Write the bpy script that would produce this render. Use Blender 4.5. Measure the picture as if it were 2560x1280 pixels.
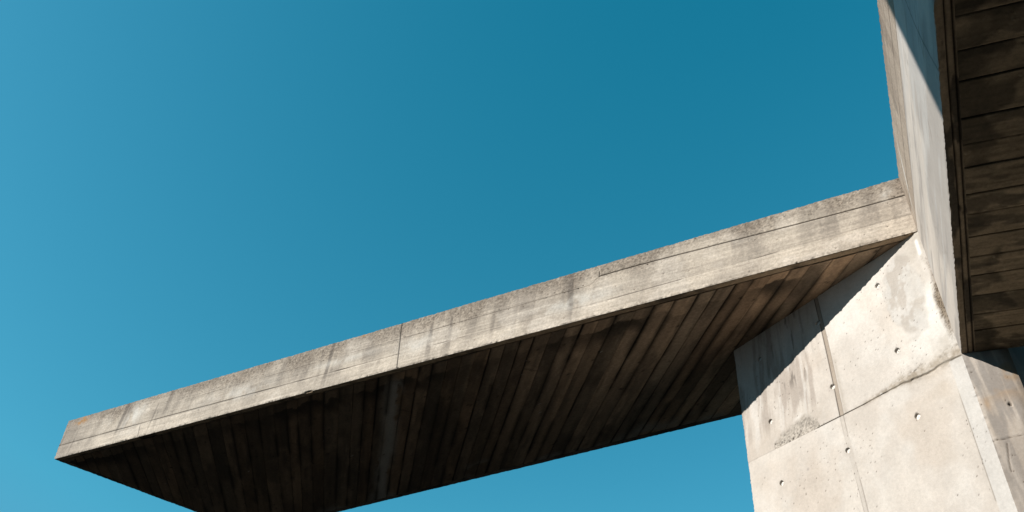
import bpy, math
import numpy as np
from mathutils import Matrix
S = bpy.context.scene
for o in list(bpy.data.objects): bpy.data.objects.remove(o)
V = lambda *a: np.array(a, float)
unit = lambda v: v/np.linalg.norm(v)
dirv = lambda deg: V(math.cos(math.radians(deg)), math.sin(math.radians(deg)), 0)
EYE = 1.6
# ---------------------------------------------------------------- camera
F_PX = 1970.0                       # focal length for a 2560 px wide frame
Zc = unit(V(232, 2254, -F_PX))      # the zenith seen by the camera
Yc = V(0, 0, -1) - Zc*(-Zc[2]); Yc = unit(Yc)
Xc = np.cross(Yc, Zc)
R = np.array([Xc, Yc, Zc])          # camera -> world
cam = bpy.data.objects.new('camera', bpy.data.cameras.new('camera'))
S.collection.objects.link(cam)
M4 = Matrix([list(R[0])+[0], list(R[1])+[0], list(R[2])+[EYE], [0, 0, 0, 1]])
cam.matrix_world = M4
cam.data.sensor_width = 36; cam.data.lens = F_PX/2560*36
cam.data.clip_start = 0.05; cam.data.clip_end = 6000
S.camera = cam
# ---------------------------------------------------------------- light
SUN = unit(V(-0.8247, -0.3037, 0.4770))       # towards the sun
elev = math.asin(SUN[2]); az = math.atan2(SUN[1], SUN[0])
w = bpy.data.worlds.new('World'); S.world = w; w.use_nodes = True
nt = w.node_tree; nt.nodes.clear()
sky = nt.nodes.new('ShaderNodeTexSky'); sky.sky_type = 'NISHITA'; sky.sun_disc = False
sky.sun_elevation = elev; sky.sun_rotation = math.pi/2 - az
sky.altitude = 0; sky.air_density = 1.0; sky.dust_density = 0.6; sky.ozone_density = 1.6
sep = nt.nodes.new('ShaderNodeSeparateColor'); com = nt.nodes.new('ShaderNodeCombineColor'); nt.links.new(sky.outputs[0], sep.inputs[0])
SKY_S = 0.10; EXPO = 0.6                # film response of a deep, polarised teal sky: a soft shoulder per channel
for i, (p_, k_) in enumerate(((0.8, 0.050), (0.85, 0.186), (0.85, 0.188))):
    pw = nt.nodes.new('ShaderNodeMath'); pw.operation = 'POWER'; pw.inputs[1].default_value = p_; nt.links.new(sep.outputs[i], pw.inputs[0])
    ml = nt.nodes.new('ShaderNodeMath'); ml.operation = 'MULTIPLY'; ml.inputs[1].default_value = k_/(SKY_S*2**EXPO); nt.links.new(pw.outputs[0], ml.inputs[0]); last = ml
    if i == 0:
        sb = nt.nodes.new('ShaderNodeMath'); sb.operation = 'MULTIPLY_ADD'; sb.inputs[1].default_value = 1.7; sb.inputs[2].default_value = -0.048/(SKY_S*2**EXPO)
        mx = nt.nodes.new('ShaderNodeMath'); mx.operation = 'MAXIMUM'; mx.inputs[1].default_value = 0; nt.links.new(ml.outputs[0], sb.inputs[0]); nt.links.new(sb.outputs[0], mx.inputs[0]); last = mx
    cp = nt.nodes.new('ShaderNodeMath'); cp.operation = 'MINIMUM'; cp.inputs[1].default_value = (0.12, 0.40, 0.60)[i]/(SKY_S*2**EXPO)
    nt.links.new(last.outputs[0], cp.inputs[0]); nt.links.new(cp.outputs[0], com.inputs[i])
bg = nt.nodes.new('ShaderNodeBackground'); bg.inputs['Strength'].default_value = SKY_S
wo = nt.nodes.new('ShaderNodeOutputWorld')
nt.links.new(com.outputs[0], bg.inputs[0]); nt.links.new(bg.outputs[0], wo.inputs[0])
sl = bpy.data.lights.new('sun', 'SUN'); sl.energy = 5.0; sl.angle = math.radians(0.5); sl.color = (1, 0.93, 0.865)
so = bpy.data.objects.new('sun', sl); S.collection.objects.link(so)
from mathutils import Vector
so.rotation_euler = Vector(SUN).to_track_quat('Z', 'Y').to_euler(); so.location = (-20, -8, 14)
S.view_settings.view_transform = 'Standard'; S.view_settings.look = 'None'
S.view_settings.exposure = EXPO; S.view_settings.gamma = 1
S.cycles.max_bounces = 8; S.cycles.diffuse_bounces = 6
# ---------------------------------------------------------------- noise
class Noise:
    def __init__(s, seed):
        r = np.random.RandomState(seed); s.t = r.rand(256, 256)
    def v(s, x, y):
        xi = np.floor(x).astype(int); yi = np.floor(y).astype(int)
        fx = x-xi; fy = y-yi; fx = fx*fx*fx*(fx*(fx*6-15)+10); fy = fy*fy*fy*(fy*(fy*6-15)+10)
        a = s.t[xi & 255, yi & 255]; b = s.t[(xi+1) & 255, yi & 255]
        c = s.t[xi & 255, (yi+1) & 255]; d = s.t[(xi+1) & 255, (yi+1) & 255]
        return (a*(1-fx)+b*fx)*(1-fy)+(c*(1-fx)+d*fx)*fy
    def f(s, x, y, o=4, g=0.55):
        r = 0; a = 1; n = 0
        for k in range(o):
            r = r+a*s.v(x*2**k+17.3*k, y*2**k+5.1*k); n += a; a *= g
        return r/n
def sstep(a, b, x):
    t = np.clip((x-a)/(b-a), 0, 1); return t*t*(3-2*t)
def gauss(x, s): return np.exp(-(x/s)**2)
def mixc(c, col, k): k = np.clip(k, 0, 1)[..., None]; return c*(1-k)+np.array(col)*k
def speck(seed, x, y, cell, dens, rmin, rmax):
    """round pits: one random candidate per cell -> mask 0..1"""
    r = np.random.RandomState(seed); tx = r.rand(256, 256); ty = r.rand(256, 256); tr = r.rand(256, 256); tp = r.rand(256, 256)
    gx = x/cell; gy = y/cell; bx = np.floor(gx).astype(int); by = np.floor(gy).astype(int); m = np.zeros(np.shape(x))
    for i in (-1, 0, 1):
        for j in (-1, 0, 1):
            cx = bx+i; cy = by+j; a = cx & 255; b = cy & 255
            px = (cx+tx[a, b])*cell; py = (cy+ty[a, b])*cell
            rad = rmin+(rmax-rmin)*tr[a, b]**2
            d = np.hypot(x-px, y-py)
            dd = dens(px, py) if callable(dens) else dens
            m = np.maximum(m, np.where(tp[a, b] < dd, 1-sstep(rad*0.6, rad*1.25, d), 0))
    return m
# ---------------------------------------------------------------- materials
def concrete(name, fine=0.22, bump=0.5, rough=0.85, albedo=0.8):
    m = bpy.data.materials.new(name); m.use_nodes = True; n = m.node_tree; n.nodes.clear(); L = n.links.new
    out = n.nodes.new('ShaderNodeOutputMaterial'); b = n.nodes.new('ShaderNodeBsdfPrincipled')
    b.inputs['Roughness'].default_value = rough; b.inputs['Specular IOR Level'].default_value = 0.07
    at = n.nodes.new('ShaderNodeAttribute'); at.attribute_name = 'tone'
    tc = n.nodes.new('ShaderNodeTexCoord')
    def noise(sc, det, ro=0.6):
        t = n.nodes.new('ShaderNodeTexNoise'); t.inputs['Scale'].default_value = sc; t.inputs['Detail'].default_value = det
        t.inputs['Roughness'].default_value = ro; L(tc.outputs['Object'], t.inputs['Vector']); return t
    n1 = noise(38, 8, 0.75); n2 = noise(4.5, 5)
    def mr(src, a, b_, c, d):
        t = n.nodes.new('ShaderNodeMapRange'); t.inputs[1].default_value = a; t.inputs[2].default_value = b_
        t.inputs[3].default_value = c; t.inputs[4].default_value = d; L(src, t.inputs[0]); return t
    r1 = mr(n1.outputs[0], 0.25, 0.75, 1-fine, 1+fine); r2 = mr(n2.outputs[0], 0.3, 0.7, 0.93*albedo, 1.06*albedo)
    mu = n.nodes.new('ShaderNodeMath'); mu.operation = 'MULTIPLY'; L(r1.outputs[0], mu.inputs[0]); L(r2.outputs[0], mu.inputs[1])
    vm = n.nodes.new('ShaderNodeVectorMath'); vm.operation = 'SCALE'; L(at.outputs['Color'], vm.inputs[0]); L(mu.outputs[0], vm.inputs['Scale'])
    L(vm.outputs[0], b.inputs['Base Color'])
    bp = n.nodes.new('ShaderNodeBump'); bp.inputs['Strength'].default_value = bump; bp.inputs['Distance'].default_value = 0.006
    n3 = noise(70, 7, 0.7); L(n3.outputs[0], bp.inputs['Height']); L(bp.outputs[0], b.inputs['Normal']); L(b.outputs[0], out.inputs[0])
    return m
M_FASC = concrete('weathered_board_marked_concrete', 0.30, 0.8)
M_SMOOTH = concrete('smooth_cast_concrete', 0.06, 0.18, 0.75)
M_PIER = concrete('pale_cast_concrete', 0.13, 0.35, 0.8)
M_SOFF = concrete('board_formed_soffit_concrete', 0.32, 0.6, 0.9, 0.92)
# ---------------------------------------------------------------- mesh helpers
COL = S.collection
NE = Noise(99)
EDGES = []     # (P0, P1, inward, amp, seed offset): broken arrises shared by the faces that meet there
def chip(P):
    for (a, b, inw, amp, k) in EDGES:
        d = b-a; L = np.linalg.norm(d); d = d/L; rel = P-a; s = rel@d
        dist = np.linalg.norm(rel-s[:, None]*d, axis=1)
        sel = (dist < 0.05) & (s > -0.02) & (s < L+0.02)
        if not sel.any(): continue
        q = s[sel]; z = q*0+k*7.7
        n = 0.35*NE.f(q*9, z, 3)+0.75*NE.f(q*48, z+3, 2)-0.55
        big = sstep(0.72, 0.85, NE.f(q*3.1, z+9, 3))*1.5
        wgt = np.exp(-(dist[sel]/0.014)**2)
        P[sel] += (inw*amp)*((np.clip(n*2.2, -0.55, 1.2)+0.25+big)*wgt)[:, None]
    return P
def obj_mesh(name, verts, faces, mat, parent=None, tone=None, smooth=False):
    me = bpy.data.meshes.new(name)
    verts = np.asarray(verts, np.float32); faces = np.asarray(faces, np.int32)
    if faces.ndim == 2:
        k = faces.shape[1]; nf = len(faces)
        me.vertices.add(len(verts)); me.vertices.foreach_set('co', verts.ravel())
        me.loops.add(nf*k); me.loops.foreach_set('vertex_index', faces.ravel())
        me.polygons.add(nf); me.polygons.foreach_set('loop_start', np.arange(0, nf*k, k, dtype=np.int32))
        me.polygons.foreach_set('use_smooth', np.full(nf, smooth))
        me.update(calc_edges=True)
    if tone is not None:
        a = me.attributes.new('tone', 'FLOAT_COLOR', 'POINT')
        c = np.ones((len(verts), 4), np.float32); c[:, :3] = tone; a.data.foreach_set('color', c.ravel())
    me.materials.append(mat); me.validate()
    o = bpy.data.objects.new(name, me); COL.objects.link(o)
    if parent: o.parent = parent; o.matrix_parent_inverse = Matrix.Translation(-parent.location)
    return o
def thing(name, label, cat, loc):
    o = bpy.data.objects.new(name, None); COL.objects.link(o); o.location = loc
    o['label'] = label; o['category'] = cat; o.empty_display_size = 0.3; return o
def grid(n, m):
    i = np.arange(n-1)[:, None]*m+np.arange(m-1)[None, :]
    i = i.ravel(); return np.stack([i, i+m, i+m+1, i+1], 1)
class Bag:                                     # gathers patches into ONE mesh
    def __init__(s): s.v = []; s.f = []; s.t = []; s.n = 0
    def add(s, P, F, T): s.v.append(P); s.f.append(F+s.n); s.t.append(T); s.n += len(P)
    def build(s, name, mat, parent, smooth=True):
        return obj_mesh(name, np.concatenate(s.v), np.concatenate(s.f), mat, parent, np.concatenate(s.t), smooth)
def patch(bag, lo, hi, ws, ts, nrm, fn, flip=False):
    """lo(w), hi(w) -> 3D end points of the strip line at w; ts in 0..1; fn(P, W, T) -> displacement along nrm, tone"""
    A = np.array([lo(x) for x in ws]); B = np.array([hi(x) for x in ws])
    ts = np.asarray(ts); P = A[:, None, :]*(1-ts)[None, :, None]+B[:, None, :]*ts[None, :, None]
    n, m = P.shape[:2]; P = P.reshape(-1, 3); W = np.repeat(ws, m); T = np.tile(ts, n)
    d, c = fn(P, W, T)
    P = P+nrm*np.asarray(d)[:, None]
    P = chip(P)
    F = grid(n, m)
    a = np.cross(P[F[len(F)//2][1]]-P[F[len(F)//2][0]], P[F[len(F)//2][3]]-P[F[len(F)//2][0]])
    if a@nrm < 0: F = F[:, ::-1]
    bag.add(P, F, c)
def samples(a, b, step, lines=(), half=0.012, fine=0.003):
    x = [np.arange(a, b, step), [b]]
    for l in lines:
        q = np.arange(l-half, l+half+1e-6, fine); x.append(q[(q > a) & (q < b)])
    x = np.unique(np.round(np.concatenate(x), 4)); k = np.concatenate([[True], np.diff(x) > 0.0012]); k[-1] = True
    return x[k]
def prism(bag, base, top, col=(0.36, 0.33, 0.29)):
    """closed convex prism from two rings of points (as quads)"""
    n = len(base); P = np.array(list(base)+list(top)); F = []
    c0 = P[:n].mean(0); c1 = P[n:].mean(0); P = np.vstack([P, c0, c1])
    for i in range(n):
        j = (i+1) % n; F.append([i, j, n+j, n+i]); F.append([2*n, j, i, i]); F.append([2*n+1, n+i, n+j, n+j])
    F = np.array(F); tri = F[:, 2] == F[:, 3]
    return P, F, np.tile(np.array(col), (len(P), 1))
def solid(name, base, top, mat, parent, col=(0.36, 0.33, 0.29)):
    import bmesh
    bm = bmesh.new(); n = len(base); a = [bm.verts.new(p) for p in base]; b = [bm.verts.new(p) for p in top]
    bm.faces.new(a[::-1]); bm.faces.new(b)
    for i in range(n): bm.faces.new([a[i], a[(i+1) % n], b[(i+1) % n], b[i]])
    bmesh.ops.recalc_face_normals(bm, faces=bm.faces)
    me = bpy.data.meshes.new(name); bm.to_mesh(me); bm.free()
    at = me.attributes.new('tone', 'FLOAT_COLOR', 'POINT')
    at.data.foreach_set('color', np.tile(np.array([*col, 1], np.float32), len(me.vertices)))
    me.materials.append(mat); o = bpy.data.objects.new(name, me); COL.objects.link(o)
    if parent: o.parent = parent; o.matrix_parent_inverse = Matrix.Translation(-parent.location)
    return o
# ---------------------------------------------------------------- geometry of the place (metres)
H = 5.0+EYE; TH = 0.6825
J = V(3.5357, 4.8613, H); A0 = V(-6.6060, 11.5177, H)
dA = unit(A0-J); nA = V(dA[1], -dA[0], 0); nA = nA if nA[1] < 0 else -nA     # slab fascia faces the viewer's side
if nA@V(-1, -1, 0) < 0: nA = -nA
LEN = np.linalg.norm(A0-J)
K = V(-3.9855, 13.7086, H)                       # far corner of the slab's free end
dFar = dirv(-38.397)
dB = V(-0.47147, -0.88026, 0); dB = unit(dB); nB = V(dB[1], -dB[0], 0)
if nB@V(-1, 0, 0) < 0: nB = -nB
eB = unit(V(-0.47147, -0.88026, 0.05345))        # lower edge of the beam rises a little
C = V(J[0], J[1], 3.70+EYE)
dP = dirv(116.865); nP = V(-dP[1], dP[0], 0)
if nP@V(-1, 0, 0) < 0: nP = -nP
PW = 2.321; Lp = J+dP*PW
dR = dirv(-23.0); nR = V(dR[1], -dR[0], 0)
if nR@V(0, -1, 0) < 0: nR = -nR
RW = 0.319
up = V(0, 0, 1)
TOP = up*TH
# ---------------------------------------------------------------- ground
gm = bpy.data.materials.new('dark_asphalt'); gm.use_nodes = True; g = gm.node_tree; gb = g.nodes['Principled BSDF']
gb.inputs['Roughness'].default_value = 0.9; gb.inputs['Specular IOR Level'].default_value = 0.1
tx = g.nodes.new('ShaderNodeTexNoise'); tx.inputs['Scale'].default_value = 1.7; tx.inputs['Detail'].default_value = 10
tcd = g.nodes.new('ShaderNodeTexCoord'); g.links.new(tcd.outputs['Object'], tx.inputs['Vector'])
cr = g.nodes.new('ShaderNodeValToRGB'); cr.color_ramp.elements[0].color = (0.009, 0.009, 0.008, 1); cr.color_ramp.elements[1].color = (0.017, 0.016, 0.015, 1)
cr.color_ramp.elements[0].position = 0.35; cr.color_ramp.elements[1].position = 0.7
g.links.new(tx.outputs[0], cr.inputs[0]); g.links.new(cr.outputs[0], gb.inputs['Base Color'])
go = obj_mesh('ground', [(-3000, -3000, 0), (3000, -3000, 0), (3000, 3000, 0), (-3000, 3000, 0)], [[0, 1, 2, 3]], gm)
go['kind'] = 'structure'
# ---------------------------------------------------------------- cantilever slab
slab = thing('concrete_canopy', 'long pale concrete canopy jutting out left from the pylon with dark board-marked underside', 'canopy', tuple(J))
n0 = Noise(1); n1 = Noise(2); n2 = Noise(3); n3 = Noise(4)
inA = unit(-nA+up)                                # inward at the lower front arris
endv = unit(K-A0)
A1 = A0+dA*0.126+TOP                              # raking end of the fascia
EDGES.append((J.copy(), A0.copy(), unit(-nA+up), 0.017, 1))
EDGES.append((J+TOP, A1, unit(-nA-up), 0.007, 2))
EDGES.append((A0, A1, unit(-nA-dA), 0.008, 3))
nEnd = V(endv[1], -endv[0], 0); nEnd = nEnd if nEnd@dA > 0 else -nEnd
EDGES.append((A0, K, unit(-nEnd+up), 0.006, 4))
fs = K+dFar*0
farR = K+dFar*14.5                                # far edge runs on behind the pier
EDGES.append((K, farR, unit(V(dFar[1], -dFar[0], 0)*(1 if V(dFar[1], -dFar[0], 0)@nA > 0 else -1)+up), 0.006, 5))

def weather(s, h, TH, seed=0):
    """albedo of an exposed board-marked fascia; s along, h height above its lower edge"""
    base = np.tile(np.array([0.470, 0.412, 0.338]), (len(s), 1))
    o = seed*31.7
    blot = n0.f(s*1.9+o, h*2.2, 4)
    streak = n1.f(s*5.5+o+h*0.6, h*0.75+3, 4, 0.6)         # run-off streaks
    fine = n2.f(s*26+o, h*30, 3, 0.7)
    top = sstep(0.38, 0.66, h+0.22*(n3.f(s*2.3+o, h*0+2, 4)-0.5)*2)
    k = 0.46*sstep(0.40, 0.68, streak)*sstep(0.0, 0.45, h+0.10)+0.34*sstep(0.42, 0.66, blot)
    c = mixc(base, (0.235, 0.205, 0.172), k)
    c = mixc(c, (0.215, 0.178, 0.140), top*(0.55+0.25*sstep(0.3, 0.7, fine)))
    c = mixc(c, (0.11, 0.09, 0.07), top*sstep(0.60, 0.74, n2.f(s*60+o, h*60, 3, 0.7))*0.7)
    # dark damp runs
    run = sstep(0.66, 0.80, n3.f(s*7+o, h*0.5+9, 3))*sstep(-0.1, 0.3, h)
    c = mixc(c, (0.13, 0.112, 0.096), run*0.75)
    # lime bloom
    bl = sstep(0.57, 0.73, n1.f(s*2.6+o+50, h*3.1, 4))*(1-top)
    c = mixc(c, (0.53, 0.475, 0.405), bl*0.55)
    grit = n0.f(s*75+o, h*75, 2)
    c = c*(1+(0.16+0.42*top)*(grit-0.5)*2)[:, None]
    return c, top, fine, grit
def fasc_fn(P, W, T):
    s = W*LEN if False else (P-J)@dA; h = P[:, 2]-H
    c, top, fine, grit = weather(s, h, TH); wg = n2.f(s*1.3+20, h*46, 4, 0.65); c = c*(1+0.30*(1-0.6*top)*(wg-0.5)*2)[:, None]
    d = -0.004*(1-T*0)*0+0.006*(n0.f(s*3, h*4, 3)-0.5)+0.004*top*(fine-0.5)*2
    d = d*sstep(0, 0.02, h)*sstep(0, 0.02, TH-h)
    # board joints
    l1 = 0.205+0.02*sstep(0, 6, s)*0+0.006*(n1.f(s*0.7, s*0, 2)-0.5)*2-0.03*sstep(0.5, 3, s)*(1-sstep(3, 5, s))
    l2 = 0.455+0.075*sstep(0, 3.0, s)-0.09*sstep(3.05, 3.2, s)+0.004*(n2.f(s*0.9, s*0, 2)-0.5)
    l3 = 0.215+0.02*sstep(6, 10, s)
    str1 = (0.25+0.75*sstep(0.42, 0.6, n3.f(s*2.2, s*0+5, 3)))
    g1 = np.where(s < 5.69, gauss(h-l1, 0.0045)*str1*0.75, gauss(h-l3, 0.0055)*(0.35+0.65*sstep(0.3, 0.5, n3.f(s*1.5, s*0+8, 3))))
    g2 = np.where(s < 3.07, gauss(h-l2, 0.0055), gauss(h-l2, 0.0045)*0.45*str1)
    g2 = np.where((s > 5.7) & (s < 9.5), gauss(h-0.44, 0.004)*0.35*str1, g2)
    g2 = np.where(s >= 9.5, gauss(h-0.50, 0.004)*0.22*sstep(0.4, 0.6, n3.f(s*2, s*0+11, 3)), g2)
    sj = 5.684+0.062*h/0.64
    g3 = gauss(s-sj, 0.007)
    g4 = gauss(s-(10.24+0.06*h/0.2), 0.006)*(h < 0.215)*0.7+gauss(s-3.07, 0.005)*(h > 0.52)*(h < 0.6)
    gg = np.clip(np.maximum.reduce([g1, g2, g3, g4]), 0, 1)
    c = mixc(c, (0.035, 0.029, 0.024), gg*0.95)
    # boards sit at slightly different depths
    d = d-0.007*gg+0.003*(h > l2)*(s < 5.69)+0.002*(h < l1)
    # second half of the pour a little lighter under the joint line
    c = c*np.where(h < l1, 1.13, 1.0)[:, None]
    # pits
    pt = speck(5, s, h, 0.07, lambda a, b: 0.10+0.5*(b > 0.42), 0.002, 0.008)
    c = mixc(c, (0.05, 0.042, 0.035), pt*0.85); d = d-0.008*pt
    pb = speck(6, s, h, 0.35, lambda a, b: 0.35*(b > 0.35), 0.006, 0.014)
    c = mixc(c, (0.04, 0.033, 0.028), pb*0.9); d = d-0.014*pb
    # rough bottom crust of sand and laitance
    cr = sstep(0.055, 0.0, h-0.03*n2.f(s*2, s*0, 3))
    c = c*(1+0.25*cr*(n2.f(s*60, h*60, 2)-0.5)*2)[:, None]
    d = d+0.003*cr*(n2.f(s*45, h*45, 2)-0.5)
    # patch of ochre lichen at the tip and tiny ones on the top edge
    li = gauss(s-11.88, 0.11)*gauss(h-0.61, 0.055)*sstep(0.30, 0.5, n1.f(s*14, h*14, 3))*2.2
    li = li+0.8*sstep(0.80, 0.9, n2.f(s*3.2, h*6+4, 3))*sstep(0.57, 0.64, h)*sstep(0.4, 0.6, n1.f(s*30, h*30, 2))
    c = mixc(c, (0.42, 0.19, 0.03), li)
    tip = sstep(11.0, 12.1, s+0.5*(n1.f(s*3, h*3, 3)-0.5))
    c = mixc(c, (0.23, 0.20, 0.17), tip*0.65*(0.4+0.6*fine))
    # bright washed spots
    for (a, b, ra, rb, k) in ((10.55, 0.42, 0.16, 0.20, 0.8), (0.14, 0.52, 0.05, 0.07, 0.7), (3.35, 0.27, 0.42, 0.09, 0.7), (8.4, 0.30, 0.6, 0.10, 0.5), (5.45, 0.28, 0.2, 0.12, 0.6), (6.6, 0.36, 0.5, 0.05, 0.5)):
        c = mixc(c, (0.60, 0.575, 0.52), k*gauss(s-a+0.25*(h-b), ra)*gauss(h-b, rb)*sstep(0.25, 0.6, n0.f(s*8, h*5, 3)))
    return d, c
def loF(x): return J+dA*LEN*x
def hiF(x): return (J+TOP)*(1-x)+A1*x
bf = Bag()
ws = samples(0, LEN, 0.012, (5.69, 5.715, 5.74, 10.24, 3.07), 0.03, 0.004)/LEN
hs = samples(0, TH, 0.011, (0.175, 0.19, 0.205, 0.22, 0.235, 0.44, 0.455, 0.47, 0.50, 0.53), 0.01, 0.004)/TH
hs = np.unique(np.concatenate([hs, np.array([0.004, 0.008, 0.016, TH-0.004, TH-0.008])/TH]))
patch(bf, loF, hiF, ws, hs, nA, fasc_fn)
bf.build('fascia', M_FASC, slab)

# soffit: one frame of plain trim round a field of sawn boards
TRIM = 0.082
def trimtone(P, seed, base=(0.235, 0.19, 0.145)):
    x = P[:, 0]; y = P[:, 1]
    c = np.tile(np.array(base), (len(P), 1))
    c = c*(0.7+0.6*n0.f(x*6+seed, y*6, 4))[:, None]
    return mixc(c, (0.06, 0.052, 0.042), 0.8*sstep(0.52, 0.7, n1.f(x*2.5+seed, y*2.5, 4)))
def strip_trim(bag, a, b, inward, width, ws_step, seed, dn, base, aa=None, bb=None, grooves=((0.93, 0.06, 0.02),), raised=0.0):
    L = np.linalg.norm(b-a); d = (b-a)/L
    aa = a+inward*width if aa is None else aa; bb = b+inward*width if bb is None else bb
    w_ = samples(0, L, ws_step)/L
    t_ = np.unique(np.concatenate([np.array([0, 0.004, 0.008, 0.014, 0.02])/width, np.linspace(0.25, 1, 16)]))
    def fn(P, W, T):
        c = trimtone(P, seed, base); dd = np.zeros(len(P)); u = W*L
        wob = 0.02*(n2.f(u*1.3, u*0+seed, 3)-0.5)
        for (p, wd, dep) in grooves:
            gq = gauss(T-p-wob*(p < 0.9), wd); dd = dd-dep*gq; c = mixc(c, (0.025, 0.022, 0.018), gq*0.9)
        dd = dd+0.002*(n3.f(u*8, T*3, 3)-0.5)*sstep(0, 0.2, T)
        ju = sstep(0.985, 1.0, np.sin(u*1.7+seed)); c = mixc(c, (0.03, 0.025, 0.02), ju*0.4)
        return dd, c
    patch(bag, lambda x: a+(b-a)*x, lambda x: aa+(bb-aa)*x, w_, t_, dn, fn)
ring = [J, A0, K, farR]
nfar = V(dFar[1], -dFar[0], 0); nfar = nfar if nfar@nA > 0 else -nfar        # points back to the near edge
def line_x(p, d, q, e):
    M = np.array([[d[0], -e[0]], [d[1], -e[1]]]); t = np.linalg.solve(M, (q-p)[:2]); return p+d*t[0]
IA = line_x(J-nA*TRIM, dA, A0-nEnd*TRIM, endv)
IK = line_x(A0-nEnd*TRIM, endv, K+nfar*TRIM, dFar)
# slab's inner boundary: runs along the pier's right face line behind J
Jr = J+dR*4.2
dIn = dR
def hitfar(off): return line_x(J, dR, K+nfar*off, dFar)
FR = hitfar(0)
bt = Bag()
strip_trim(bt, J, A0, -nA, TRIM, 0.012, 3, -up, (0.40, 0.30, 0.20), aa=line_x(J-nA*TRIM, dA, J, dR), bb=IA)
strip_trim(bt, A0, K, -nEnd, TRIM, 0.02, 5, -up, (0.20, 0.17, 0.13), aa=IA, bb=IK)
FR2 = line_x(J, dR, K+nfar*TRIM, dFar)
strip_trim(bt, K, FR, nfar, TRIM, 0.015, 7, -up, (0.16, 0.135, 0.11), aa=IK, bb=FR2)
bt.build('soffit_trim', M_SOFF, slab)

dBo = dirv(96.5); pBo = dirv(6.5)
poly = [line_x(J-nA*TRIM, dA, J, dR), IA, IK, FR2]
def clipline(w):
    pts = []
    for i in range(len(poly)):
        a = poly[i]; b = poly[(i+1) % len(poly)]; wa = a@pBo-w; wb = b@pBo-w
        if wa*wb <= 0 and abs(wa-wb) > 1e-9: pts.append(a+(b-a)*(wa/(wa-wb)))
    v = [p@dBo for p in pts]; return pts[int(np.argmin(v))], pts[int(np.argmax(v))]
wmin = min(p@pBo for p in poly)+1e-4; wmax = 4.9
rb = np.random.RandomState(11)
STRONG = [-0.508, -0.05, 0.704, 1.134, 1.585, 1.876, 2.198, 2.56, 2.848, 3.256]
joints = []; x = -0.508
while x > wmin: joints.append(x); x -= rb.uniform(0.14, 0.21)
for a, b in zip(STRONG[:-1], STRONG[1:]):
    joints.append(b); k = max(1, round((b-a)/0.155))
    for q in range(1, k): joints.append(a+(b-a)*q/k+rb.uniform(-0.012, 0.012))
x = 3.256
while x < wmax: x += rb.uniform(0.14, 0.17); joints.append(x)
joints = np.sort(np.array(joints))
nb = len(joints)+1
bh = rb.uniform(-0.004, 0.004, nb); btone = rb.uniform(0.72, 1.18, nb); bwarm = rb.uniform(0, 1, nb)
jst = rb.uniform(0.30, 0.75, len(joints))
for q in STRONG: jst[np.argmin(abs(joints-q))] = 1.0
pale = np.argmin(abs(joints+0.508))              # index of the pale board beside that joint
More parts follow.
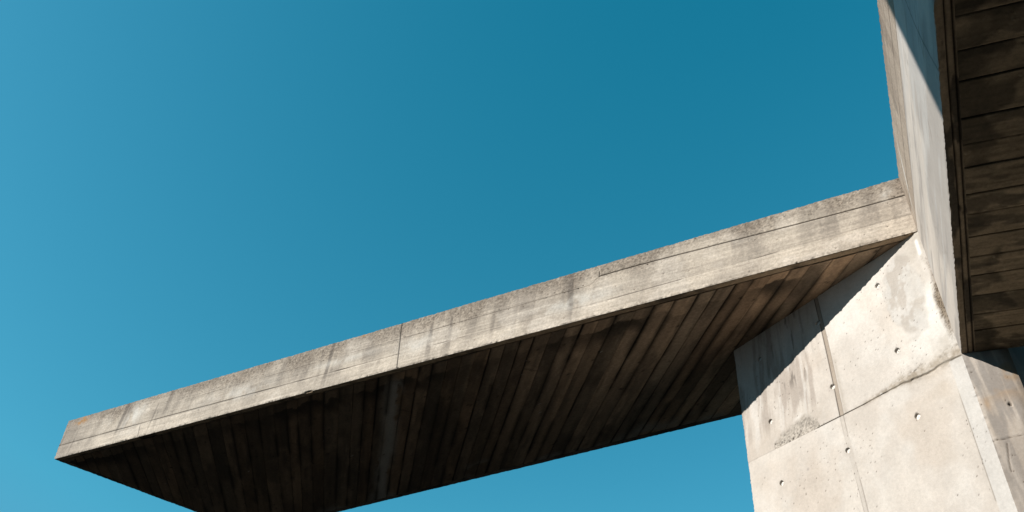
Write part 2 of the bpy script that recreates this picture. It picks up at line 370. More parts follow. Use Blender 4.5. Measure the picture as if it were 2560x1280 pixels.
def soff_fn(P, W, T):
    v = P@dBo; wob = 0.012*(n3.f(v*1.1, W*2, 3)-0.5)*2*0.6
    Wb = W+wob
    idx = np.searchsorted(joints, Wb)
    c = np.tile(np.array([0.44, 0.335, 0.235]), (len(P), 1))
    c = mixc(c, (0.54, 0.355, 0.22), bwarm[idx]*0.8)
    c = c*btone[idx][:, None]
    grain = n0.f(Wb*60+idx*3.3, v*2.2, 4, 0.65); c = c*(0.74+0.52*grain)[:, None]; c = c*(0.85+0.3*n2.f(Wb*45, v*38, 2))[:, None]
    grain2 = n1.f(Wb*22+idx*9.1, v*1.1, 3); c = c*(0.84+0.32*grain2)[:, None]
    c = c*(1-0.52*sstep(1.2, 6.0, (P-J)@dA+1.2*(n1.f(W*2.1+idx*1.7, v*0.4, 3)-0.5)))[:, None]       # outer boards: deeper shade put into the colour, along with some mildew
    # soot and damp
    near = (J-P)@nA                                # distance in from the fascia
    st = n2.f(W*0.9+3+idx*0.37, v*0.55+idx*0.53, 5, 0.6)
    c = mixc(c, (0.055, 0.048, 0.040), 0.45*sstep(0.50-0.06*sstep(4, 9, (P-J)@dA), 0.60, st))  # stain cover widens outward, adding to the painted shade
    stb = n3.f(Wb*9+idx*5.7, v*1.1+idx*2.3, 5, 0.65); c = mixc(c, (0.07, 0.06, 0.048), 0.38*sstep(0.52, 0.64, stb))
    s_ = (P-J)@dA
    # dark tide mark close to the drip edge, with a sharp outer line
    off = 0.12+0.22*n1.f(s_*3.4, s_*0+4, 5, 0.65)+bh[idx]*14
    tide = sstep(off-0.006, off+0.006, near)*(1-sstep(off+0.05, off+0.34, near))
    on = sstep(0.9, 1.3, s_)*(0.35+0.65*sstep(0.40, 0.55, n2.f(s_*1.1, s_*0+7, 3)))
    c = mixc(c, (0.045, 0.038, 0.030), tide*on*0.85)
    # the pale board with its ragged light stain
    pl = gauss(W+0.30+0.02*np.sin(v*3), 0.085)*(1-sstep(0.44, 0.52, n1.f(v*2.2, W*9, 4)*0.7+0.0*v))
    c = mixc(c, (0.40, 0.375, 0.33), np.clip(pl*1.2, 0, 1)*sstep(8.2, 8.5, v)*0.9)
    # far edge pale scum
    far = (P-K)@(nfar)
    sc = sstep(0.05, 0.12, 0.10+0.25*(n2.f(s_*1.5, s_*0+2, 4)-0.45)-0.35*(far-0.1))
    c = mixc(c, (0.30, 0.285, 0.25), 0.6*sc*(far < 0.5)*sstep(0.45, 0.55, n2.f(s_*0.8+3, far*2, 3)))
    # knots
    kn = speck(21, W, v*0.8, 0.30, 0.5, 0.012, 0.024); c = mixc(c, (0.05, 0.04, 0.03), kn*0.75)
    d = bh[idx]+0.0015*(grain-0.5)
    # joints
    dj = np.min(np.abs(Wb[:, None]-joints[None, :]), axis=1); jj = np.argmin(np.abs(Wb[:, None]-joints[None, :]), axis=1)
    g = gauss(dj, 0.0065+0.004*(jst[jj] > 0.95))*jst[jj]*(0.55+0.45*sstep(0.35, 0.5, n0.f(v*1.7+jj*3, W*0, 3)))
    halo = gauss(dj, 0.030)*(0.75*sstep(0.4, 0.7, n2.f(v*1.3+jj*7.7, W*0, 3)))
    c = mixc(c, (0.04, 0.035, 0.028), halo); c = mixc(c, (0.018, 0.016, 0.013), g*0.95)
    d = d-0.012*g
    # butt joints across single boards
    bj = 7.3+((idx*2.618) % 1.0)*3.2; q = gauss(v-bj, 0.006)*((idx*7) % 3 == 0); c = mixc(c, (0.03, 0.026, 0.02), q*0.8)
    # salt specks
    sp = speck(33, W, v, 0.25, 0.3, 0.002, 0.006); c = mixc(c, (0.6, 0.58, 0.52), sp*0.7)
    return d, c
bs = Bag()
wsS = samples(wmin, wmax, 0.022, joints, 0.016, 0.0045)
vs = samples(0, 1, 0.0055)
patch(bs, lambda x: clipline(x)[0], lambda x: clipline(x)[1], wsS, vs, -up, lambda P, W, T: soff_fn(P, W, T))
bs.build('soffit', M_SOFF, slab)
# body: top, end and hidden faces + core
def plain_fn(seed, base=(0.33, 0.30, 0.26)):
    def fn(P, W, T):
        q = n0.f(P[:, 0]*2.1+seed, P[:, 1]*2.1+P[:, 2], 5); c = np.tile(np.array(base), (len(P), 1))*(0.6+0.8*q)[:, None]
        return np.zeros(len(P)), c
    return fn
bb_ = Bag()
tn = 0.3
tr = np.unique(np.concatenate([[0, 0.004, 0.008, 0.014, 0.022], np.linspace(0.05, 1, 12)]))
FT = FR+TOP
def hiT(x):
    a = (J+TOP)*(1-x)+A1*x; b = FT*(1-x)+(K+dA*0.1+TOP)*x; return b
patch(bb_, lambda x: (J+TOP)*(1-x)+A1*x, hiT, ws, tr/1.0, up, plain_fn(1, (0.22, 0.2, 0.17)))
patch(bb_, lambda x: A0*(1-x)+K*x, lambda x: A1*(1-x)+(K+dA*0.1+TOP)*x, np.linspace(0, 1, 140), np.linspace(0, 1, 30), nEnd, plain_fn(2))
patch(bb_, lambda x: FR*(1-x)+K*x, lambda x: FT*(1-x)+(K+dA*0.1+TOP)*x, np.linspace(0, 1, 300), np.linspace(0, 1, 20), -nfar, plain_fn(3))
bb_.build('slab_body', M_FASC, slab)
ins = lambda p, q, z: p+(q-p)*0.0+up*z
cen = (J+A0+K+FR)/4
def shrink(ps, cmm, k=0.03): return [p+unit(cmm-p)*k for p in ps]
co = [p for p in (line_x(J-nA*.03, dA, J+V(0, 0.03, 0), dR), line_x(J-nA*.03, dA, A0-nEnd*.03, endv), line_x(A0-nEnd*.03, endv, K+nfar*.03, dFar), line_x(J+V(0, 0.03, 0), dR, K+nfar*.03, dFar))]
solid('slab_core', [p+up*0.03 for p in co], [p+up*(TH-0.03) for p in co], M_SOFF, slab)

# ---------------------------------------------------------------- beam and deck over the viewer
beam = thing('overhead_girder', 'deep concrete girder at the right, smooth pale side face and dark board-marked underside', 'concrete girder', tuple(C))
BL = 9.0; BWd = 4.2
def zlow(b): return C+eB*(b/np.hypot(eB[0], eB[1]))
EDGES.append((J.copy()+0, J+TOP, unit(nA*0+V(0.001, 0.001, 0)), 0.0, 6))
EDGES.append((J+TOP, J+TOP+dB*BL, unit(-nB-up), 0.007, 7))
EDGES.append((C.copy(), zlow(BL), unit(-nB+up), 0.010, 8))
zj = H-0.004
def bstrip_fn(P, W, T):
    b = (P-J)@dB; h = P[:, 2]-H
    c, top, fine, grit = weather(b*1.0+40, h, TH, 3)
    d = 0.003*(n0.f(b*3, h*4, 3)-0.5)
    ll = 0.235-0.01*b/2
    g = gauss(h-ll, 0.0055)*(0.5+0.5*sstep(0.35, 0.5, n3.f(b*1.9, b*0+3, 3)))
    l2 = 0.44+0.005*np.sin(b*3); g = np.maximum(g, 0.5*gauss(h-l2, 0.004))
    gb_ = gauss(h, 0.010)*(0.45+0.55*sstep(0.35, 0.55, n1.f(b*4, b*0, 3)))
    c = mixc(c, (0.33, 0.265, 0.205), 0.6+0*b)
    ob = (h-0.28)-(b % 1.1)*0.45                      # slanting tide marks
    c = mixc(c, (0.17, 0.145, 0.12), 0.65*sstep(0.0, 0.02, ob)*sstep(0.28, 0.0, ob)*sstep(0.35, 0.6, n1.f(b*3, h*3, 3)))
    c = mixc(c, (0.62, 0.60, 0.55), 1.0*gauss(h-0.25-(b-0.30)*0.9, 0.035)*gauss(b-0.38, 0.2))
    c = mixc(c, (0.02, 0.017, 0.014), np.clip(np.maximum(g, gb_), 0, 1)*0.9)
    return d-0.006*g-0.012*gb_, c
def web_fn(P, W, T):
    b = (P-J)@dB; z = P[:, 2]-EYE
    c = np.tile(np.array([0.53, 0.482, 0.425]), (len(P), 1))
    f = n0.f(z*5.0, b*0.7, 4); c = c*(0.80+0.40*f)[:, None]; c = c*(0.93+0.14*n3.f(z*44, b*5, 3))[:, None]
    cl = n1.f(z*2.4, b*0.8, 4); c = mixc(c, (0.36, 0.335, 0.305), 0.75*sstep(0.45, 0.62, cl))
    c = mixc(c, (0.53, 0.52, 0.495), 0.5*sstep(0.5, 0.66, n2.f(z*7, b*0.8, 4)))
    fl = n3.f(z*10, b*0.9+4, 4); c = mixc(c, (0.30, 0.28, 0.26), 0.65*sstep(0.57, 0.70, fl))
    for zz in (4.28,): c = mixc(c, (0.24, 0.215, 0.185), 0.35*gauss(z-zz-0.004*np.sin(b*5), 0.004)*sstep(0.35, 0.55, n2.f(b*3, b*0, 3)))
    run = np.abs(n2.f(z*4+3, b*0.7, 4)-0.5); c = mixc(c, (0.27, 0.24, 0.205), 0.45*sstep(0.02, 0.004, run)*sstep(0.45, 0.6, n1.f(b*3, z*2, 3)))
    # thin crack high up in the shade
    cb = 2.67+0.02*np.sin(z*7)+0.02*(n1.f(z*9, z*0, 3)-0.5)
    cr = gauss(b-cb, 0.006)*(z > 3.8)
    c = mixc(c, (0.05, 0.05, 0.05), cr*0.7)
    pt = speck(41, b, z, 0.16, 0.22, 0.003, 0.008); c = mixc(c, (0.08, 0.07, 0.06), pt*0.8)
    low = P[:, 2]-(C[2]+b*eB[2]/np.hypot(eB[0], eB[1]))
    c = mixc(c, (0.30, 0.26, 0.21), 0.5*sstep(0.035, 0.0, low)*sstep(0.4, 0.6, n2.f(b*30, z*30, 2)))
    d = 0.003*(n0.f(b*1.5, z*1.5, 3)-0.5)*sstep(0, 0.03, low)-0.006*pt
    edge = sstep(0.05, 0.0, b); c = mixc(c, (0.30, 0.27, 0.23), 0.35*edge*sstep(0.4, 0.6, n2.f(b*30, z*20, 2)))
    return d*sstep(0, 0.02, b), c
bsamp = np.concatenate([samples(0, 3.8, 0.012), np.arange(3.86, BL, 0.06), [BL]])
b1 = Bag(); hs2 = samples(0, TH, 0.012, (0.004, 0.235, 0.22, 0.44), 0.012, 0.004)/TH
patch(b1, lambda x: J+dB*x, lambda x: J+dB*x+TOP, bsamp, hs2, nB, bstrip_fn)
b1.build('fascia', M_FASC, beam)
b2 = Bag()
ts2 = np.unique(np.concatenate([[0, .003, .006, .011, .017], np.linspace(0.025, 1, 100)]))
patch(b2, lambda x: zlow(x), lambda x: J+dB*x, bsamp, ts2, nB, web_fn)
b2.build('web', M_SMOOTH, beam)
dBc = dirv(-24.0)
snB = unit(np.cross(eB, dBc)); snB = snB if snB[2] < 0 else -snB        # outward = down
def btrim_fn(P, W, T):
    u = W; t = T*BT
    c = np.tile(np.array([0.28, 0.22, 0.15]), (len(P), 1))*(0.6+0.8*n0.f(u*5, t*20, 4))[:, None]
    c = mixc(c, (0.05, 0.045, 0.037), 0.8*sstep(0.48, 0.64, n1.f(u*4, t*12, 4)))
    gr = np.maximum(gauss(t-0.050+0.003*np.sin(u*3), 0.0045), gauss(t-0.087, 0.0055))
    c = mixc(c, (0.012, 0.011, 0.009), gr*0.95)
    return -0.014*gr-0.004*(t > 0.05)*(t < 0.087), c
BT = 0.098
rb = np.random.RandomState(5)
bj_l = [0.272, 0.465, 0.68, 0.904, 1.10, 1.303, 1.52, 1.703, 1.93, 2.12, 2.322, 2.592, 2.80, 3.02]
while bj_l[-1] < BL-0.3: bj_l.append(bj_l[-1]+rb.uniform(0.16, 0.24))
bj_l = np.array(bj_l); bst = rb.uniform(0.3, 0.7, len(bj_l))
for q in (0.272, 0.465, 0.904, 1.303, 1.703, 2.322, 2.592): bst[np.argmin(abs(bj_l-q))] = 1
bhh = rb.uniform(-0.004, 0.004, len(bj_l)+1); btt = rb.uniform(0.75, 1.15, len(bj_l)+1)
def bsoff_fn(P, W, T):
    u = W; t = BT+T*(BWd-BT); ub = u+0.010*(n1.f(t*1.5, u*2, 3)-0.5)
    i = np.searchsorted(bj_l, ub)
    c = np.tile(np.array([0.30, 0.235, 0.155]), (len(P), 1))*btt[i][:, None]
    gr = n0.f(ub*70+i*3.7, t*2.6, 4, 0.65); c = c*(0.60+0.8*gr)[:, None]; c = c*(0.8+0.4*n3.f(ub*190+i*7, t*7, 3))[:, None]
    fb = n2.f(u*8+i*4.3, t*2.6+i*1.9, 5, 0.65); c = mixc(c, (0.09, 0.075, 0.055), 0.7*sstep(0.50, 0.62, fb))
    # lapping damp stains that start at the trim
    lap = 0.10+0.45*n3.f(ub*4.5+i*1.9, u*0, 3); c = mixc(c, (0.045, 0.04, 0.03), 0.65*sstep(lap, lap-0.03, t)*sstep(0.42, 0.58, n1.f(u*3+7, t*2.5, 3)))
    # pale wrinkles where the form lining creased
    wr = np.abs(n1.f(u*3.2-t*1.6, t*2.2+u*0.8, 3)-0.5); c = mixc(c, (0.42, 0.35, 0.25), 0.6*sstep(0.010, 0.002, wr)*sstep(0.48, 0.58, n3.f(u*2+9, t*2, 3)))
    dj = np.min(np.abs(ub[:, None]-bj_l[None, :]), axis=1); jj = np.argmin(np.abs(ub[:, None]-bj_l[None, :]), axis=1)
    g = gauss(dj, 0.005)*bst[jj]; c = mixc(c, (0.012, 0.011, 0.009), g*0.95)
    kn = speck(51, u, t, 0.22, 0.4, 0.006, 0.014); c = mixc(c, (0.04, 0.03, 0.02), kn*0.7)
    return bhh[i]-0.010*g+0.004*sstep(0.010, 0.0, wr)+0.004*(n2.f(u*7, t*3, 3)-0.5), c
b3 = Bag()
us = np.concatenate([samples(0, 3.8, 0.015), np.arange(3.86, BL, 0.06), [BL]])
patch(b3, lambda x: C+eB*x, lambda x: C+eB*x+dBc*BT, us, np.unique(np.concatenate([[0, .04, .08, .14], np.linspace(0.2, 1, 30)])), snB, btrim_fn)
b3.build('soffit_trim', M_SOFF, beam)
b4 = Bag()
us = samples(0, BL, 0.014, bj_l, 0.010, 0.004)
tt = np.concatenate([np.linspace(0, 0.9, 75), np.linspace(0.94, BWd-BT, 40)])/(BWd-BT)
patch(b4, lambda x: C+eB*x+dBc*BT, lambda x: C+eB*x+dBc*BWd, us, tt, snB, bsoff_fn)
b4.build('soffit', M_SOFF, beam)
e2 = eB*(BL/np.hypot(eB[0], eB[1])/1.0)
q0 = C+dBc*0; pts_lo = [C, zlow(BL), zlow(BL)+dBc*BWd, C+dBc*BWd]
def inset(ps, zoff):
    c_ = sum(ps)/4; out = []
    for p in ps:
        a = (p-c_)@dB; b = (p-c_)@dBc; out.append(p-dB*np.sign(a)*0.03-dBc*np.sign(b)*0.03+up*zoff)
    return out
hi_pts = [V(p[0], p[1], H+TH) for p in pts_lo]
solid('beam_core', inset(pts_lo, 0.035), inset(hi_pts, -0.03), M_SOFF, beam)
b5 = Bag()
patch(b5, lambda x: J+dB*x+TOP, lambda x: J+dB*x+TOP+dBc*BWd, bsamp, np.concatenate([[0, .002, .004, .008], np.linspace(.02, 1, 12)]), up, plain_fn(8, (0.22, 0.2, 0.17)))
patch(b5, lambda x: C+dBc*x, lambda x: V(*(J+dBc*x)[:2], H+TH), np.linspace(0, BWd, 60), np.linspace(0, 1, 30), -dB, plain_fn(9))
b5.build('beam_body', M_FASC, beam)

# ---------------------------------------------------------------- pier
pier = thing('concrete_pylon', 'thick pale concrete pylon with round tie holes and a ragged pour joint', 'concrete pylon', (J[0]-0.3, J[1]+1.2, 0))
HOLES = [(0.51, 4.715), (0.503, 4.005), (0.497, 3.377), (1.207, 4.712), (1.202, 3.997), (1.191, 3.364), (1.984, 4.713), (1.969, 3.985), (1.951, 3.345)]
HR = 0.0235; HD = 0.040
def pier_fn(P, W, T):
    s = (P-J)@dP; z = P[:, 2]-EYE
    upz = sstep(3.683, 3.697, z+0.006*(n1.f(s*6, s*0, 3)-0.5))
    c = np.tile(np.array([0.540, 0.503, 0.450]), (len(P), 1))
    c = mixc(c, (0.64, 0.62, 0.575), upz*0.85*sstep(1.3, 1.0, s))
    cl = n0.f(s*1.2+3, z*1.2, 5); c = mixc(c, (0.46, 0.42, 0.372), 0.7*sstep(0.38, 0.68, cl))
    sm = n3.f(s*3+2, z*2.2, 4); c = mixc(c, (0.59, 0.57, 0.53), 0.45*sstep(0.42, 0.74, sm)); c = c*(0.94+0.12*n2.f(s*9+z*.5, z*2.5, 5, 0.65))[:, None]; c = mixc(c, (0.47, 0.385, 0.30), 0.22*sstep(0.5, 0.72, n1.f(s*2+9, z*1.6+9, 4)))
    # mottled, water-marked patches of the upper lift
    q = n1.f(s*3.1, z*3.1+6, 4, 0.6)
    pa = sstep(0.0, 0.06, 0.27-np.hypot((s-0.27)/0.75, (z-4.45)/1.5)+0.30*(q-0.5)); c = mixc(c, (0.40, 0.37, 0.328), 0.85*pa*upz)
    c = mixc(c, (0.56, 0.55, 0.52), 0.6*pa*sstep(0.52, 0.62, n2.f(s*9, z*6, 4)))
    # streaky left half of the upper lift
    lf = sstep(1.15, 1.35, s)*upz
    stq = n2.f(s*11+z*0.8, z*1.4, 4, 0.6); c = mixc(c, (0.335, 0.295, 0.255), lf*0.75*sstep(0.46, 0.68, stq)*sstep(3.72, 4.0, z))
    c = mixc(c, (0.56, 0.54, 0.50), lf*0.7*sstep(0.60, 0.72, n3.f(s*12+z, z*1.5, 4)))
    drt = n1.f(s*26, z*4+3, 3); c = mixc(c, (0.13, 0.115, 0.10), lf*0.7*sstep(0.66, 0.76, drt)*gauss(s-1.62, 0.25)*sstep(4.15, 4.3, z))
    c = mixc(c, (0.42, 0.37, 0.315), lf*0.5*sstep(4.0, 3.75, z))
    # bright laitance edge beside the honeycomb
    m_ = (0.15*np.sqrt(np.clip(1-((s-1.69)/0.29)**2, 0, 1))**1.2*(1+0.25*(1.69-s)/0.29)); m_ = m_*(0.75+0.5*n3.f(s*7, z*7, 4)) + 0.05*(n1.f(s*22, z*22, 3)-0.5)*(m_ > 0.01)
    hz = z-3.692; hc = sstep(0.03, -0.03, hz-m_+0.03*(n0.f(s*60, z*60, 2)-0.5))*upz*(m_ > 0.03)
    ring_ = gauss(hz-m_-0.035, 0.022)*sstep(2.0, 1.85, s)*sstep(1.45, 1.6, s)
    c = mixc(c, (0.62, 0.60, 0.56), ring_*0.55*sstep(0.3, 0.6, n2.f(s*6, z*6, 3)))
    grv = n2.f(s*70, z*70, 2); grb = n1.f(s*38+4, z*38, 2)
    c = mixc(c, (0.36, 0.33, 0.285), hc*0.8); c = c*(1+hc*0.55*(grv-0.5)*2)[:, None]
    hp = speck(63, s, z, 0.022, 0.6, 0.003, 0.0085)*hc*sstep(0.09, 0.0, hz-0.04); c = mixc(c, (0.04, 0.032, 0.024), hp*0.95)
    d = 0.004*(n0.f(s*1.7, z*1.7, 3)-0.5)-hc*0.006+hc*0.008*(grb-0.5)-hp*0.008+0.0015*upz
    # vertical form joint
    gl = 1.168+0.004*np.sin(z*4)-0.02*sstep(3.69, 2.8, z); u = s-gl
    band = sstep(0.024, 0.019, np.abs(u)); ln = np.maximum(gauss(u-0.021, 0.0035), 0.55*gauss(u+0.021, 0.0035))
    c = mixc(c, (0.33, 0.28, 0.225), upz*band*0.9); c = mixc(c, (0.06, 0.048, 0.036), upz*ln*0.95); d = d-0.005*band*upz-0.004*ln*upz
    lo_ = 1-upz; ln2 = np.maximum(gauss(u-0.020, 0.003)*0.45, gauss(u+0.016, 0.0035)*0.8)*sstep(0.3, 0.5, n1.f(z*3, z*0, 3))
    c = mixc(c, (0.42, 0.385, 0.34), lo_*sstep(0.03, 0.02, np.abs(u))*0.5); c = mixc(c, (0.14, 0.12, 0.10), ln2*lo_*0.75); d = d-0.004*ln2*lo_
    hl = sstep(0.10, 0.0, s-gl+0.07+0.05*n2.f(z*2.5, z*0, 3))*sstep(-0.18, -0.05, s-gl)
    c = mixc(c, (0.37, 0.335, 0.285), 0.55*upz*gauss((u+0.045)/(0.4+0.6*n3.f(z*5, z*0, 3)), 0.03)*sstep(4.4, 4.1, z))
    # horizontal pour joint: hairline on the left, broken and ragged on the right
    rg = sstep(1.05, 0.30, s); wob = rg*0.045*(n1.f(s*7, s*0+2, 4)-0.35)*2*sstep(0.0, 0.12, s)
    jz = 3.690+wob*0.7; jw = 0.0030+0.009*rg*n2.f(s*22, s*0, 3)**1.5+0.0015*(s < 1.5)
    g = gauss(z-jz, jw)*(0.50+0.5*(s < 1.45)+0*s)*np.where(s > 1.95, 0.25, 1.0)
    dens = gauss(z-jz-0.03*rg, 0.022+0.035*rg*sstep(0.9, 0.3, s))*sstep(1.1, 0.7, s)
    c = mixc(c, (0.20, 0.165, 0.12), 0.75*dens*sstep(0.35, 0.6, n3.f(s*24, z*30, 3))); c = c*(1+dens*0.4*(grv-0.5)*2)[:, None]
    crk = np.abs(n1.f(s*9+3, z*15, 3)-0.5); crk = sstep(0.022, 0.004, crk)*gauss(z-3.74-0.02*rg, 0.055)*sstep(0.75, 0.45, s)*sstep(3.69, 3.70, z)
    c = mixc(c, (0.10, 0.085, 0.065), np.clip(crk*0.8, 0, 1)); c = mixc(c, (0.035, 0.028, 0.02), np.clip(g*1.3, 0, 1)*0.97)
    d = d-0.007*g*(0.4+0.6*rg)-0.001*crk
    # grime and exposed sand up the right arris
    gm_ = sstep(0.060, 0.010, s+0.012*(n1.f(z*30, s*30, 3)-0.5)+0.05*(n2.f(z*4, s*4, 3)-0.5)*2)*sstep(4.85, 4.55, z)*sstep(3.75, 4.0, z)*(0.35+0.65*gauss(z-4.2, 0.35))
    grc = n0.f(s*95, z*95, 2); c = mixc(c, (0.17, 0.13, 0.085), gm_*0.9); c = mixc(c, (0.07, 0.052, 0.035), gm_*sstep(0.48, 0.60, grc)*0.9); d = d+gm_*0.002*(grc-0.5)
    c = mixc(c, (0.33, 0.285, 0.225), 0.65*dens*sstep(0.30, 0.5, n2.f(s*14+5, z*18, 4))); c = mixc(c, (0.42, 0.385, 0.33), 0.7*sstep(0.30, 0.05, s)*upz*sstep(0.4, 0.6, n3.f(s*4, z*2.2+8, 4)))
    c = mixc(c, (0.80, 0.79, 0.75), gauss(s-0.045+0.02*(z-4.8), 0.014)*sstep(4.74, 4.78, z)*sstep(4.95, 4.9, z))
    # band left by the corner form on the lower lift
    bd = np.abs(s-0.117); c = mixc(c, (0.20, 0.18, 0.15), lo_*0.75*gauss(bd, 0.0045)*sstep(0.3, 0.5, n1.f(z*4+3, z*0, 3))*sstep(3.5, 3.3, z))
    c = mixc(c, (0.53, 0.53, 0.51), lo_*0.5*sstep(0.118, 0.11, s))
    c = mixc(c, (0.44, 0.37, 0.29), lo_*0.5*gauss(s-0.25, 0.11)*gauss(z-3.52, 0.16)*sstep(0.3, 0.6, n2.f(s*4, z*4, 3)))
    # air bubbles
    dn = lambda a, b: 0.02+0.40*sstep(0.50, 0.66, n2.f(a*1.9+1, b*2.6, 3))
    pt = speck(71, s, z, 0.030, dn, 0.0014, 0.0046); c = mixc(c, (0.10, 0.085, 0.07), pt*0.85); d = d-0.002*pt
    pt = speck(72, s, z, 0.12, 0.08, 0.002, 0.0055); c = mixc(c, (0.09, 0.075, 0.06), pt*0.8); d = d-0.003*pt
    ch = gauss(s-1.632, 0.013)*gauss(z-3.361, 0.013); c = mixc(c, (0.30, 0.28, 0.26), ch*0.8)
    # conical tie recesses
    for (a, b) in HOLES:
        r = np.hypot(s-a, z-b); k = sstep(HR+0.0015, HR-0.0025, r); d = d-HD*k
        c = mixc(c, (0.33, 0.295, 0.25), 0.25*gauss(np.hypot(s-a+0.01, (z-b+0.015)/1.2), 0.045)*(1-k))
        c = mixc(c, (0.22, 0.19, 0.15), k*0.5)
    # keep the arrises closed
    return d*sstep(0, 0.012, s)*sstep(0, 0.012, PW-s), c
zg = EYE+0.0
EDGES.append((V(J[0], J[1], 0), C.copy(), unit(-nP-nR), 0.007, 11))
EDGES.append((V(Lp[0], Lp[1], 0), V(Lp[0], Lp[1], H), unit(-nP-dP), 0.005, 12))
nSide = dirv(26.9)
pb = Bag()
xs = samples(0, PW, 0.010, [0.117, 1.147, 1.189, 1.12, 1.165]+[h[0] for h in HOLES[:9]], 0.026, 0.0045)
xs = np.unique(np.concatenate([xs, [0.003, 0.006, PW-0.006, PW-0.003]]))
zs = np.concatenate([np.arange(-EYE, 1.9, 0.04), samples(1.9, 5.0, 0.010, [3.69, 3.70, 3.72]+[h[1] for h in HOLES[:9]], 0.026, 0.0045)])
bot = lambda x: V(*(J+dP*x)[:2], 0.0)
patch(pb, bot, lambda x: V(*(J+dP*x)[:2], H-0.002), xs, (zs+EYE)/(5.0+EYE), nP, pier_fn)
# right face, and the two that turn away
Rr = J+dR*RW
def right_fn(P, W, T):
    t = (P-J)@dR; z = P[:, 2]-EYE
    c = np.tile(np.array([0.58, 0.525, 0.46]), (len(P), 1)); q = n0.f(t*5+2, z*1.3, 5); c = mixc(c, (0.42, 0.36, 0.295), 0.7*sstep(0.42, 0.62, q))
    st = n1.f(t*14+1+z, z*1.2, 4); c = mixc(c, (0.25, 0.235, 0.22), 0.6*sstep(0.52, 0.66, st))
    c = mixc(c, (0.42, 0.29, 0.17), 0.75*sstep(0.50, 0.62, n2.f(t*5, z*4+2, 4))*sstep(3.2, 3.45, z))
    c = mixc(c, (0.42, 0.27, 0.14), 0.5*gauss(t-0.05, 0.02)*gauss(z-3.25, 0.05))
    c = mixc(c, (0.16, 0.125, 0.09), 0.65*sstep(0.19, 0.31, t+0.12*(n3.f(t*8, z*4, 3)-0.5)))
    jz = 2.955+t*0.16+0.02*(n1.f(t*14, t*0, 3)-0.5); g = gauss(z-jz, 0.004); lw = sstep(0.0, -0.01, z-jz)
    c = mixc(c, (0.33, 0.29, 0.25), lw*0.45); k2 = gauss(t-0.07-0.02*np.sin(z*11), 0.0045)*(z < 2.93)*(z > 2.71)
    c = mixc(c, (0.09, 0.07, 0.05), np.clip(g+k2, 0, 1)*0.75)
    pt = speck(81, t, z, 0.05, 0.25, 0.002, 0.006); c = mixc(c, (0.09, 0.07, 0.05), pt*0.85)
    r = np.hypot((t-0.195), (z-3.23)); k = sstep(0.016, 0.011, r); c = mixc(c, (0.08, 0.065, 0.05), k*0.8)
    return (-0.005*g-0.004*pt-0.012*k-0.004*k2)*sstep(0, 0.01, t)*sstep(0, 0.01, RW-t), c
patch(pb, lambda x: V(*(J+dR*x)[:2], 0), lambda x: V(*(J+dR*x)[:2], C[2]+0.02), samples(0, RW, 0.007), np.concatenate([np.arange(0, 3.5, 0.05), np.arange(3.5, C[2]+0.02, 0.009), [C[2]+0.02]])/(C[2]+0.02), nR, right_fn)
Rb = Rr+dirv(36)*2.6; Lb = Lp+nSide*2.4
for a, b, nn in ((Rr, Rb, V(dirv(36)[1], -dirv(36)[0], 0)), (Lp, Lb, dP)):
    patch(pb, lambda x: V(*(a+(b-a)*x)[:2], 0), lambda x: V(*(a+(b-a)*x)[:2], H-0.004), np.linspace(0, 1, 160), np.linspace(0, 1, 260), nn, plain_fn(12, (0.36, 0.32, 0.27)))
pb.build('shaft', M_PIER, pier)
q5 = [J, Rr, Rb, Lb, Lp]; cc = sum(q5)/5
q5 = [p+unit(V(*(cc-p)[:2], 0))*0.045 for p in q5]
solid('shaft_core', [V(p[0], p[1], 0.0) for p in q5], [V(p[0], p[1], H-0.01) for p in q5], M_PIER, pier, (0.4, 0.38, 0.34))
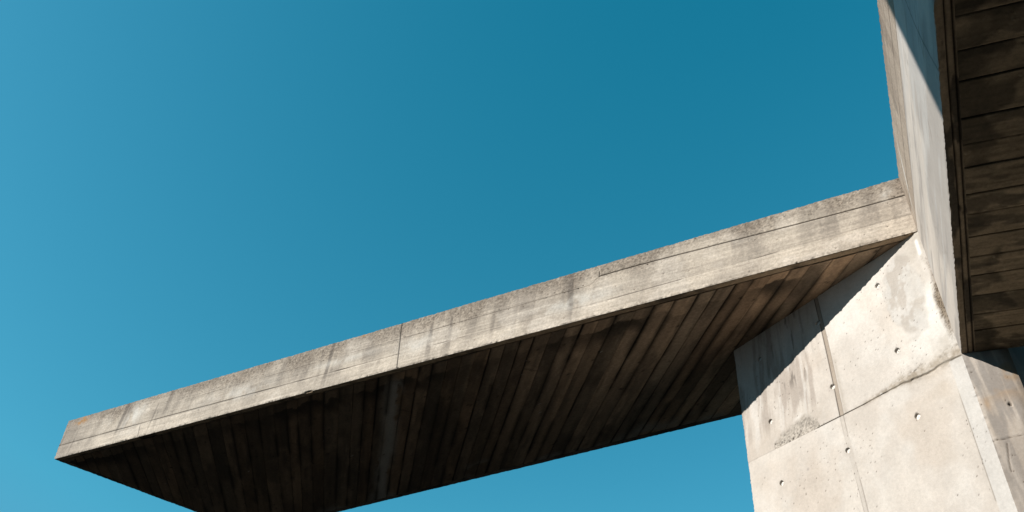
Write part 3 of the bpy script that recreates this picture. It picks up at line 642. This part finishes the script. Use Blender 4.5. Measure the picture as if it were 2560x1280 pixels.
# mortar plugs seated at the bottom of the tie recesses
import bmesh
for i, (a, b) in enumerate(HOLES[:9]):
    bm = bmesh.new(); ctr = J+dP*a+V(0, 0, b-5.0); rr = np.random.RandomState(100+i)
    prof = [(0.0, -0.026), (0.003, -0.026), (0.004, -0.0185), (0.016, -0.018), (0.0215, -0.0195), (0.0225, -0.038)]
    rings = []
    for (r, dp) in prof[1:]:
        rings.append([bm.verts.new(ctr+nP*dp+(dP*math.cos(t)+up*math.sin(t))*r*(1+0.05*rr.rand())) for t in np.linspace(0, 2*math.pi, 24, endpoint=False)])
    cv = bm.verts.new(ctr+nP*prof[0][1])
    for k in range(24):
        bm.faces.new([cv, rings[0][k], rings[0][(k+1) % 24]])
        for x, y in zip(rings[:-1], rings[1:]): bm.faces.new([x[k], y[k], y[(k+1) % 24], x[(k+1) % 24]])
    bmesh.ops.recalc_face_normals(bm, faces=bm.faces)
    me = bpy.data.meshes.new('tie_plug'); bm.to_mesh(me); bm.free()
    at = me.attributes.new('tone', 'FLOAT_COLOR', 'POINT'); tv = rr.uniform(0.85, 1.05)
    at.data.foreach_set('color', np.tile(np.array([0.74*tv, 0.71*tv, 0.66*tv, 1], np.float32), len(me.vertices)))
    me.materials.append(M_PIER); o = bpy.data.objects.new('tie_plug', me); COL.objects.link(o)
    o.parent = pier; o.matrix_parent_inverse = Matrix.Translation(-pier.location)

# ---------------------------------------------------------------- the tall pylon beside the viewer that shades the beam
p1 = V(2.4595, 2.8519, 5.232+EYE); p2 = V(2.4107, 2.7608, 3.8145+EYE); KS = 6.0
c1 = p1+SUN*KS; c2 = p2+SUN*KS; dd = (c1-c2)/(c1-c2)[2]
at_z = lambda z: c2+dd*(z-c2[2])
wd = V(-SUN[1], SUN[0], 0); wd = unit(wd); wd = wd if wd[1] < 0 else -wd
bk = unit(V(SUN[0], SUN[1], 0))
lo4 = [at_z(0), at_z(0)+wd*7.0, at_z(0)+wd*7.0+bk*0.9, at_z(0)+bk*0.9]; Zt = 16
hi4 = [at_z(Zt), at_z(Zt)+wd*6.8, at_z(Zt)+wd*6.8+bk*0.9, at_z(Zt)+bk*0.9]
py = solid('concrete_tower', lo4, hi4, M_PIER, None, (0.40, 0.37, 0.33))
py['label'] = 'tall slightly tapering concrete tower whose shadow falls on the overhead girder'; py['category'] = 'tower'

# ---------------------------------------------------------------- low wall added out of view to bounce sunlight up under the beam
w0 = Rr+dR*0.004-nR*0.03; w0 = V(w0[0], w0[1], 0)
wl = [w0, w0+dR*1.5, w0+dR*1.5-nR*0.3, w0-nR*0.3]
lw = solid('bounce_wall', wl, [p+up*(3.15+EYE) for p in wl], M_PIER, None, (0.72, 0.66, 0.57))
lw['label'] = 'plain concrete wall added out of view beside the pylon to bounce sunlight onto the girder underside'; lw['category'] = 'wall'
